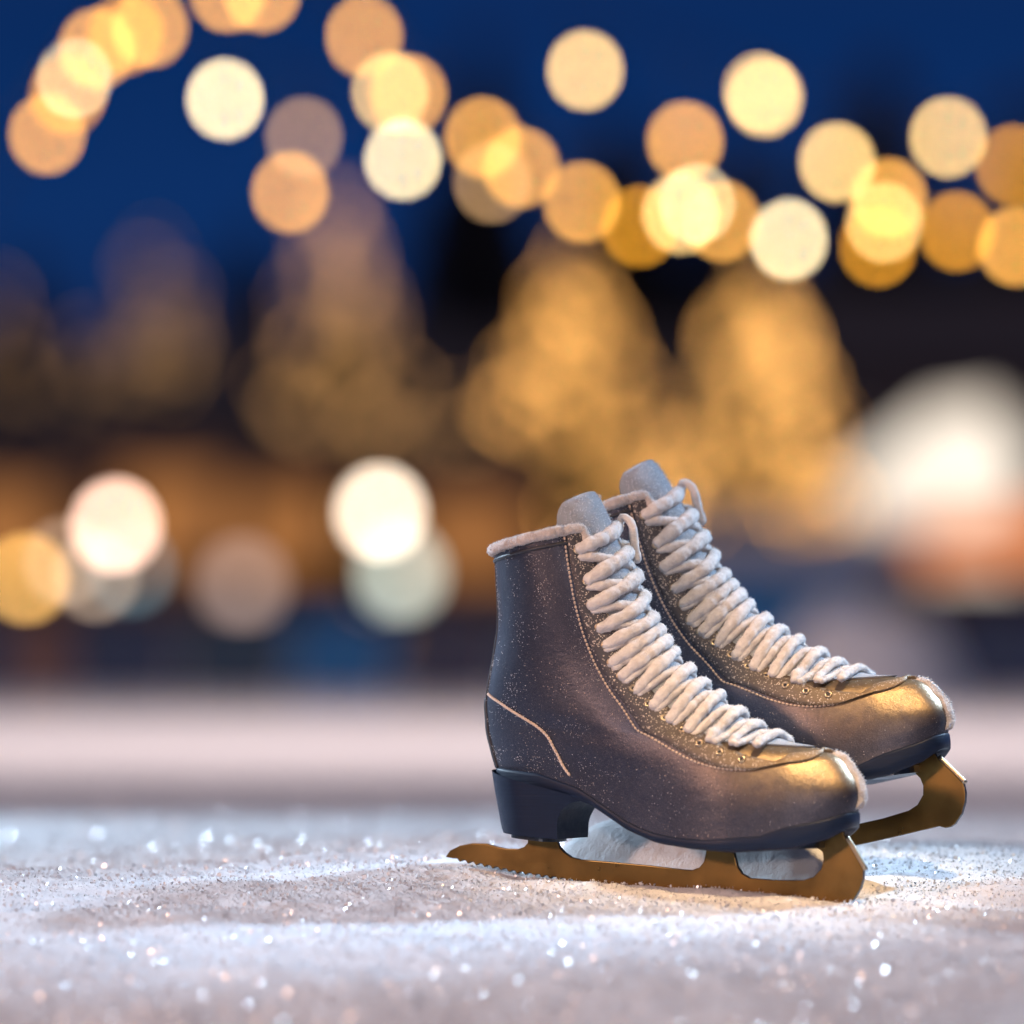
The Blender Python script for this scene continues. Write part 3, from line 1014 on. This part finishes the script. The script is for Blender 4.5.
def fir(px, ptop, Y, halfpx, label, cat, group, needles, lights=None, nl=120, y0=.0, y1=1.0, rl=.034, seed=0, shape=1.0, fat=1.0):
    r = random.Random(seed)
    top = at(px, ptop, Y)
    g = gz(top.x, Y)
    H = top.z - g
    R = halfpx * Y / FPX
    root = empty('fir_tree', (top.x, Y, g))
    tag(root, label, cat, group)
    MB().tube([(0, 0, 0), (0, 0, H * .5), (0, 0, H * .97)], [H * .022, H * .013, H * .003], 9).build('trunk', M['bark'], root, True)
    V, F = [], []
    rows = 26
    for i in range(rows):
        f = i / rows
        h = H * (.06 + .93 * f)
        rr = R * (1 - f) ** shape
        for k in range(max(6, int(20 * (1 - f)) + 4)):
            th = r.uniform(0, 2 * math.pi)
            L = rr * r.uniform(.65, 1.1) + .03
            dx, dy = math.cos(th), math.sin(th)
            m = 7
            for q in range(m):
                for sd in (-1, 1):
                    u = (q + r.random()) / m
                    p = Vector((dx * L * u, dy * L * u, h - .25 * L * u + r.uniform(-.02, .02) * H * .3))
                    wd = L * .30 * (1 - .6 * u) * fat
                    side = Vector((-dy, dx, 0)) * sd
                    tip = p + side * wd + Vector((dx, dy, -.15)) * wd * .8 + Vector((0, 0, r.uniform(-.04, .04) * H * .3))
                    bq = p + Vector((dx, dy, 0)) * L * .10
                    n0 = len(V)
                    V += [p, bq, tip]
                    F.append((n0, n0 + 1, n0 + 2))
                    if fat > 1 or sd > 0:      # twigs hanging from the bough
                        n0 = len(V)
                        V += [p - bq * .0 - Vector((dx, dy, 0)) * L * .10, bq, p + side * wd * .5 - Vector((0, 0, H * r.uniform(.03, .07)))]
                        F.append((n0, n0 + 1, n0 + 2))
    obj('crown', np_mesh('crown', [tuple(v) for v in V], F), needles, root, False)
    if lights:
        mb = MB()
        for i in range(nl):
            f = r.betavariate(1.0, 1.35) * (y1 - y0) + y0
            th = r.uniform(0, 2 * math.pi)
            rr = R * (1 - f) ** shape * r.uniform(.55, 1.30)
            mb.ball((rr * math.cos(th), rr * math.sin(th), H * (.06 + .93 * f)), rl * r.uniform(.75, 1.2), 6, 4)
        o = mb.build('fairy_lights', lights, root, True)
        o['kind'] = 'stuff'
    return root


GL = 'fir trees wrapped in golden fairy lights'
fir(575, 245, 62, 120, 'fairy lit fir tree glowing gold directly behind the top of the front skate', 'fir tree', GL, M['needles'], M['fairy_b'], 260, seed=1, shape=.75)
fir(757, 270, 66, 115, 'brightest fairy lit fir tree right of the skate tops and left of the white tent', 'fir tree', GL, M['needles'], M['fairy_c'], 260, seed=2, shape=.70)
fir(338, 195, 60, 120, 'tallest pale fairy lit fir tree standing above the two round lamps', 'fir tree', GL, M['needles'], M['fairy_a'], 230, seed=3, shape=.85)
fir(448, 385, 64, 80, 'low fairy lit fir tree between the tall pale fir and the skates', 'fir tree', GL, M['needles'], M['fairy_a'], 110, seed=4, shape=.8)
fir(157, 225, 95, 42, 'dim fir tree lit only near its top, alone against the blue sky on the left', 'fir tree', GL, M['dark_needles'], M['fairy_d'], 40, .62, .97, .05, seed=5, shape=.35)
fir(82, 320, 70, 60, 'dim fairy lit fir tree above the pinkish lamp at far left', 'fir tree', GL, M['dark_needles'], M['fairy_d'], 80, seed=6, shape=.7)
fir(0, 290, 72, 62, 'dim fairy lit fir tree cut by the left edge of the picture', 'fir tree', GL, M['dark_needles'], M['fairy_d'], 70, seed=7, shape=.7)
GD = 'unlit dark trees against the evening sky'
for i, (px, pt, Y, hw, lb) in enumerate((
        (480, 15, 130, 170, 'tall unlit dark fir tree reaching highest between the light strings near top middle'),
        (620, 90, 135, 230, 'unlit dark fir tree behind the golden fir in the middle'),
        (740, 110, 128, 190, 'unlit dark fir tree behind the brightest golden fir'),
        (880, 40, 133, 230, 'broad unlit dark fir tree above the white tent'),
        (1025, 70, 126, 200, 'unlit dark fir tree at the right edge of the picture'),
        (250, 215, 125, 170, 'shorter unlit dark fir tree left of the tall pale lit fir'),
        (20, 240, 122, 150, 'unlit dark fir tree in the far left corner behind the dim firs'))):
    fir(px, pt, Y, hw, lb, 'fir tree', GD, M['dark_needles'], seed=20 + i, shape=.75, fat=1.4)

# --- market buildings
M['wood'] = simple('hut_wood', (.30, .15, .07), .7, 0, .3, 2)
M['dark_wall'] = simple('dark_wall', (.045, .032, .034), .9, 0, .3, .5)
M['snowroof'] = simple('snowy_roof', (.55, .55, .60), .9, 0, .1, 2)
M['dark_roof'] = simple('dark_roof', (.035, .03, .04), .9, 0, .2, 1)
M['hut_glow'] = glow('hut_glow', (.84, .33, .10), .48)
M['pane_glow'] = glow('pane_glow', (.75, .38, .14), .30)


def gable(mb, x0, x1, y0, y1, z0, z1, over=.15):
    mb.add([(x0 - over, y0 - over, z0), (x1 + over, y0 - over, z0), (x1 + over, y1 + over, z0), (x0 - over, y1 + over, z0),
            (x0 - over, (y0 + y1) / 2, z1), (x1 + over, (y0 + y1) / 2, z1)],
           [(0, 1, 5, 4), (2, 3, 4, 5), (0, 4, 3), (1, 2, 5), (0, 3, 2, 1)])
    return mb


def hut(x0p, x1p, topp, roofp, Y, label, glowm, wall, roofm, deep=2.2):
    a, b = at(x0p, 650, Y), at(x1p, 650, Y)
    zt, zr = at(x0p, topp, Y).z, at(x0p, roofp, Y).z
    w = b.x - a.x
    root = empty('market_hut', ((a.x + b.x) / 2, Y, gz(0, Y)))
    tag(root, label, 'market hut', 'wooden market huts beyond the rink')
    h = zt - root.location.z
    m = MB()
    cz = h * .45
    m.box((0, deep / 2 + .1, h / 2), (w, .1, h)).box((-w / 2 + .05, 0, h / 2), (.1, deep, h)).box((w / 2 - .05, 0, h / 2), (.1, deep, h))
    m.box((0, -deep / 2 + .05, cz / 2), (w - .21, .1, cz))
    m.box((0, -deep / 2 + .05, h - .12), (w - .21, .1, .24))
    m.build('wall', wall, root)
    MB().box((0, -deep / 2 - .12, cz + .035), (w - .1, .5, .06)).build('counter', wall, root)
    MB().box((0, deep / 2 - .02, (cz + h) / 2), (w - .3, .06, h - cz)).build('lit_interior', glowm, root)
    gable(MB(), -w / 2, w / 2, -deep / 2, deep / 2, h, zr - root.location.z).build('roof', roofm, root)
    return root


hut(95, 235, 452, 405, 52, 'amber lit wooden market hut behind the pinkish round lamp', M['hut_glow'], M['wood'], M['dark_roof'])
hut(215, 345, 470, 425, 55, 'amber lit wooden market hut left of the cream round lamp', M['hut_glow'], M['wood'], M['dark_roof'])
hut(400, 540, 480, 440, 54, 'amber lit wooden market hut half hidden behind the front skate shaft', M['hut_glow'], M['wood'], M['dark_roof'])
hut(-70, 70, 470, 425, 57, 'amber lit wooden market hut cut by the left edge', M['hut_glow'], M['wood'], M['dark_roof'])
hut(690, 912, 566, 520, 46, 'low market hut with pale snowy roof right of the rear skate', M['pane_glow'], M['dark_wall'], M['snowroof'])


def house(x0p, x1p, topp, roofp, Y, label, lit):
    a, b = at(x0p, 650, Y), at(x1p, 650, Y)
    zt, zr = at(x0p, topp, Y).z, at(x0p, roofp, Y).z
    w = b.x - a.x
    root = empty('house', ((a.x + b.x) / 2, Y, 0))
    tag(root, label, 'house', 'dark houses at the back of the square')
    MB().box((0, 0, zt / 2), (w, 6, zt)).build('wall', M['dark_wall'], root)
    rf = gable(MB(), -w / 2, w / 2, -3, 3, zt, zr, .3).build('roof', M['dark_roof'], root)
    MB().box((w * .25, .8, zr - .2), (.6, .6, 1.4)).build('chimney', M['dark_wall'], rf)
    n = max(2, int(w / 1.6))
    for i in range(n):
        for zf in (.35, .72):
            x = -w / 2 + w * (i + .5) / n
            f = MB().box((x, -3.02, zt * zf), (.7, .10, 1.0)).build('window', M['snowroof'], root)
            MB().box((x, -3.08, zt * zf), (.58, .05, .86)).build('pane', M['pane_glow'] if (i * 3 + int(zf * 10)) % 5 in lit else M['dark_roof'], f)


house(150, 430, 400, 325, 110, 'dark gabled house rising behind the left market huts', (0,))
house(380, 700, 420, 340, 115, 'dark long house behind the golden fir trees', (0, 2))
house(800, 1090, 380, 285, 112, 'dark gabled house towering behind the white tent', ())
house(-120, 130, 420, 340, 114, 'dark house behind the dim firs at far left', (1,))

# --- white tent lit from within
t = NT('lit_canvas')
n = t.noise(.8, 3, .6)
grad = t.n('ShaderNodeSeparateXYZ'); t.l(t.coord('Generated'), grad.inputs[0])
e = t.n('ShaderNodeEmission')
t.l(t.mix(grad.outputs[2], (1.0, .90, .77), (1.0, .84, .68)), e.inputs[0])
t.l(t.ramp(n.outputs[0], [(.3, 1.0), (.7, 1.6)]).outputs[0], e.inputs[1])
t.l(e.outputs[0], t.out.inputs[0])
M['canvas'] = t.m
Y = 60
a, b = at(858, 650, Y), at(1012, 650, Y)
root = empty('market_tent', ((a.x + b.x) / 2, Y, 0))
tag(root, 'large white market tent with pointed roof, lit brightly from within at the right', 'tent')
w = b.x - a.x
hz = at(900, 482, Y).z
pk = at(960, 402, Y)
m = MB().box((0, -.75, (hz + .45) / 2 + .20), (w, .04, hz - .85)).box((-w / 2, .0, hz / 2), (.04, 1.4, hz)).box((w / 2, 0, hz / 2), (.04, 1.4, hz)).box((0, .75, hz / 2), (w, .04, hz))
m.build('side_canvas', M['canvas'], root)
hw = w / 2 + .12
px_ = pk.x - root.location.x
MB().add([(-hw, -.9, hz), (hw, -.9, hz), (hw, .9, hz), (-hw, .9, hz), (px_ - .30, 0, pk.z - .10), (px_ + .34, 0, pk.z)], [(0, 1, 5, 4), (1, 2, 5), (2, 3, 4, 5), (3, 0, 4)]).build('roof_canvas', M['canvas'], root)
for sx_ in (-1, 1):
    MB().tube([(sx_ * (w / 2 + .03), -.80, 0), (sx_ * (w / 2 + .03), -.80, hz)], .03, 8).build('pole', M['dark_steel'], root)

# --- stall with orange awning in front of the tent
M['orange'] = NT('orange_awning')
t = M['orange']; M['orange'] = t.bsdf(t.mix(t.noise(2, 3).outputs[0], (.55, .17, .03), (.75, .26, .05)), .7, 0, None, Emission_Color=(.9, .22, .03), Emission_Strength=.8)  # cloth glows by emission in place of light falling on the awning
Y = 36
a, b = at(912, 650, Y), at(1075, 650, Y)
root = empty('market_stall', ((a.x + b.x) / 2, Y, gz(0, Y)))
tag(root, 'dark stall with sloping orange awning in front of the white tent', 'market stall')
w = b.x - a.x
z0, z1 = at(900, 556, Y).z - root.location.z, at(900, 508, Y).z - root.location.z
MB().add([(-w / 2, -.6, z0), (w / 2, -.6, z0 + .06), (w / 2, .5, z1 + .06), (-w / 2, .5, z1 - .12)], [(0, 1, 2, 3)]).add(
    [(-w / 2, -.6, z0), (w / 2, -.6, z0 + .06), (w / 2, -.6, z0 - .02), (-w / 2, -.6, z0 - .08)], [(3, 2, 1, 0)]).build('awning', M['orange'], root)
MB().box((0, .0, z0 * .42), (w * .96, .8, z0 * .84)).build('counter', M['dark_wall'], root)
for sx_ in (-1, 1):
    MB().tube([(sx_ * w * .47, -.55, 0), (sx_ * w * .47, -.55, z0)], .02, 8).build('pole', M['dark_steel'], root)

# --- rink barrier panels
cols = [(.05, .08, .16), (.045, .09, .15), (.03, .20, .50), (.07, .08, .14), (.26, .14, .11)]
for i, c in enumerate(cols):
    M['panel%d' % i] = simple('painted_board_%d' % i, c, .55, 0, .25, 4)
Y = 17.6
spec = [(-90, 12, 0), (14, 70, 4), (72, 178, 0), (180, 288, 1), (290, 392, 2), (394, 500, 3), (502, 620, 1), (622, 692, 3), (694, 800, 2), (802, 872, 2), (952, 1070, 0)]
lab = ['navy barrier panel at the left edge of the rink', 'reddish brown barrier panel near the left edge', 'navy barrier panel right of the reddish brown one', 'dark blue barrier panel left of the bright blue panel',
       'bright blue barrier panel below the cream round lamp', 'navy barrier panel just left of the front skate heel', 'dark blue barrier panel behind the front skate shaft', 'navy barrier panel behind the rear skate',
       'wide bright blue barrier panel just right of the rear skate', 'bright blue barrier panel half behind the snow heap', 'navy barrier panel at the right edge beyond the snow heap']
for (x0, x1, k), lb in zip(spec, lab):
    a, b = at(x0, 650, Y), at(x1, 650, Y)
    top = at(x0, 612 if k != 2 or x0 < 600 else 572, Y).z
    root = empty('barrier_panel', ((a.x + b.x) / 2, Y, gz((a.x + b.x) / 2, Y)))
    tag(root, lb, 'barrier panel', 'low painted panels around the rink')
    w, h = b.x - a.x, top - root.location.z
    MB().box((0, 0, h / 2), (w - .008, .04, h)).build('board', M['panel%d' % k], root)
    MB().box((0, 0, h + .012), (w - .006, .06, .022)).build('rail', M['dark_steel'], root)

# heap of cleared snow on the right
mb_v = []
c0 = at(868, 702, 15.5)
n = 40
aa, rr_ = np.meshgrid(np.linspace(0, 2 * math.pi, 60, endpoint=False), np.linspace(0, 1, n), indexing='ij')
hx, hy = .27, .35
X = hx * rr_ * np.cos(aa); Yv = hy * rr_ * np.sin(aa)
Z = .27 * np.clip(1 - rr_ ** 4, 0, 1) ** .8 * (1 + .25 * vnoise(X * 14 + 40, Yv * 14 + 40)) - .01
heap = obj('snow_heap', np_mesh('snow_heap', np.stack([X, Yv, Z], -1).transpose(1, 0, 2).reshape(-1, 3), grid_faces(n, 60, True)), M['snow'])
heap.location = (c0.x, 15.5, gz(c0.x, 15.5))
tag(heap, 'heap of cleared snow at the rink edge right of the skates', 'snow heap')

# --- lamps
M['pole'] = simple('lamp_pole', (.02, .02, .024), .5, .5)
def lamp(px, py, Y, r, colr, strength, label):
    p = at(px, py, Y)
    g = gz(p.x, Y)
    root = empty('street_lamp', (p.x, Y, g))
    tag(root, label, 'street lamp', 'round globe lamps around the square')
    h = p.z - g
    MB().tube([(0, 0, 0), (0, 0, .12), (0, 0, .13), (0, 0, h - r * .8)], [.07, .06, .032, .026], 10).build('pole', M['pole'], root, True)
    MB().tube([(0, 0, h - r * 1.05), (0, 0, h - r * .7)], r * .55, 12).build('collar', M['pole'], root, True)
    MB().ball((0, 0, h), r, 20, 14).build('globe', glow('lamp_globe', colr, strength, 'NONE'), root, True)


lamp(380, 513, 46, .105, (1.0, .83, .64), 17, 'brightest cream globe lamp, nearest the front skate on its left')
lamp(400, 574, 49, .175, (.74, .80, .68), 3.8, 'pale greenish globe lamp just below the brightest cream one')
lamp(116, 526, 40, .080, (1.0, .66, .50), 22, 'pinkish globe lamp, largest of the cluster at far left')
lamp(26, 579, 30, .050, (.85, .46, .12), 18, 'golden globe lamp at the left edge')
lamp(66, 562, 28, .046, (.70, .50, .36), 7, 'dim beige globe lamp between the golden and the pinkish lamps')
lamp(96, 577, 31, .050, (.66, .48, .34), 9, 'lowest dim beige globe lamp of the left cluster')
lamp(132, 570, 47, .08, (.12, .22, .26), 9, 'dull teal globe lamp behind the pinkish one')
lamp(243, 585, 50, .165, (.55, .38, .32), 3.0, 'soft pinkish grey globe lamp midway between the left cluster and the cream lamp')

# ------------------------------------------------------------------ light
W = bpy.data.worlds.new('World')
SC.world = W
W.use_nodes = True
nt_ = W.node_tree
nt_.nodes.clear()
wo = nt_.nodes.new('ShaderNodeOutputWorld'); bg = nt_.nodes.new('ShaderNodeBackground')
tc = nt_.nodes.new('ShaderNodeTexCoord'); sx_ = nt_.nodes.new('ShaderNodeSeparateXYZ'); rp = nt_.nodes.new('ShaderNodeValToRGB')
nt_.links.new(tc.outputs['Generated'], sx_.inputs[0]); nt_.links.new(sx_.outputs[2], rp.inputs[0])
el = rp.color_ramp.elements
for _ in range(3): el.new(.5)
for q, (p, c) in zip(el, ((0.0, (.010, .014, .040)), (.045, (.006, .021, .085)), (.075, (.0042, .030, .135)), (.115, (.003, .023, .110)), (.28, (.085, .095, .15)))):
    q.position = p; q.color = (*c, 1)
nt_.links.new(rp.outputs[0], bg.inputs[0]); bg.inputs[1].default_value = 1.0
nt_.links.new(bg.outputs[0], wo.inputs[0])


def spot(name, loc, target, power, color, angle, blend, radius):
    l = bpy.data.lights.new(name, 'SPOT')
    l.energy, l.color, l.spot_size, l.spot_blend, l.shadow_soft_size = power, color, math.radians(angle), blend, radius
    o = bpy.data.objects.new(name, l); COL.objects.link(o)
    o.location = loc
    o.rotation_euler = (Vector(target) - Vector(loc)).to_track_quat('-Z', 'Y').to_euler()
    return o


sun_d = bpy.data.lights.new('sun', 'SUN'); sun_d.energy = .72; sun_d.color = (1.0, .71, .64); sun_d.angle = math.radians(10)
sun = bpy.data.objects.new('sun', sun_d); COL.objects.link(sun)
sun.rotation_euler = (Vector((0, 0, 0)) - Vector((-.62, -.50, .60))).to_track_quat('-Z', 'Y').to_euler()
spot('fill_cool', (-2.45, 5.6, 1.35), (-.22, 4.45, 0), 600, (.62, .81, 1.0), 50, 1.0, .12)  # unseen spot added for the cool bright patch of snow
spot('fill_cool_right', (2.3, 5.2, 2.1), (.20, 3.98, .15), 850, (.52, .74, 1.0), 11, 1.0, .10)  # unseen spot added to turn the right sides of the laces blue
spot('fill_warm_left', (-2.1, 1.9, .95), (.14, 3.84, .08), 170, (1.0, .54, .34), 36, 1.0, .15)  # unseen warm spot added from the left for laces and near snow
spot('fill_warm_front', (.22, .35, .46), (.12, 3.95, .06), 92, (1.0, .74, .62), 20, 1.0, .12)  # fill added close to the camera, lifts the shadows under the boots
spot('highlight_gold', (.38, 2.55, 2.1), (.19, 3.88, .11), 520, (1.0, .66, .33), 7, .8, .15)  # unseen narrow spot added to put a gold highlight on the toes
spot('fill_far', (0, 10.2, 4.2), (0, 10.3, 0), 800, (1.0, .80, .75), 112, .9, .2)  # unseen overhead spot added to brighten the far band of snow

SC.view_settings.view_transform = 'Standard'
SC.view_settings.look = 'None'
SC.view_settings.exposure = 0
SC.render.engine = 'CYCLES'
cy = SC.cycles
cy.use_adaptive_sampling = False
cy.use_denoising = True
cy.max_bounces = 5
cy.diffuse_bounces = 2
cy.glossy_bounces = 3
cy.transmission_bounces = 2
cy.sample_clamp_indirect = 1.5
cy.caustics_reflective = False
cy.caustics_refractive = False
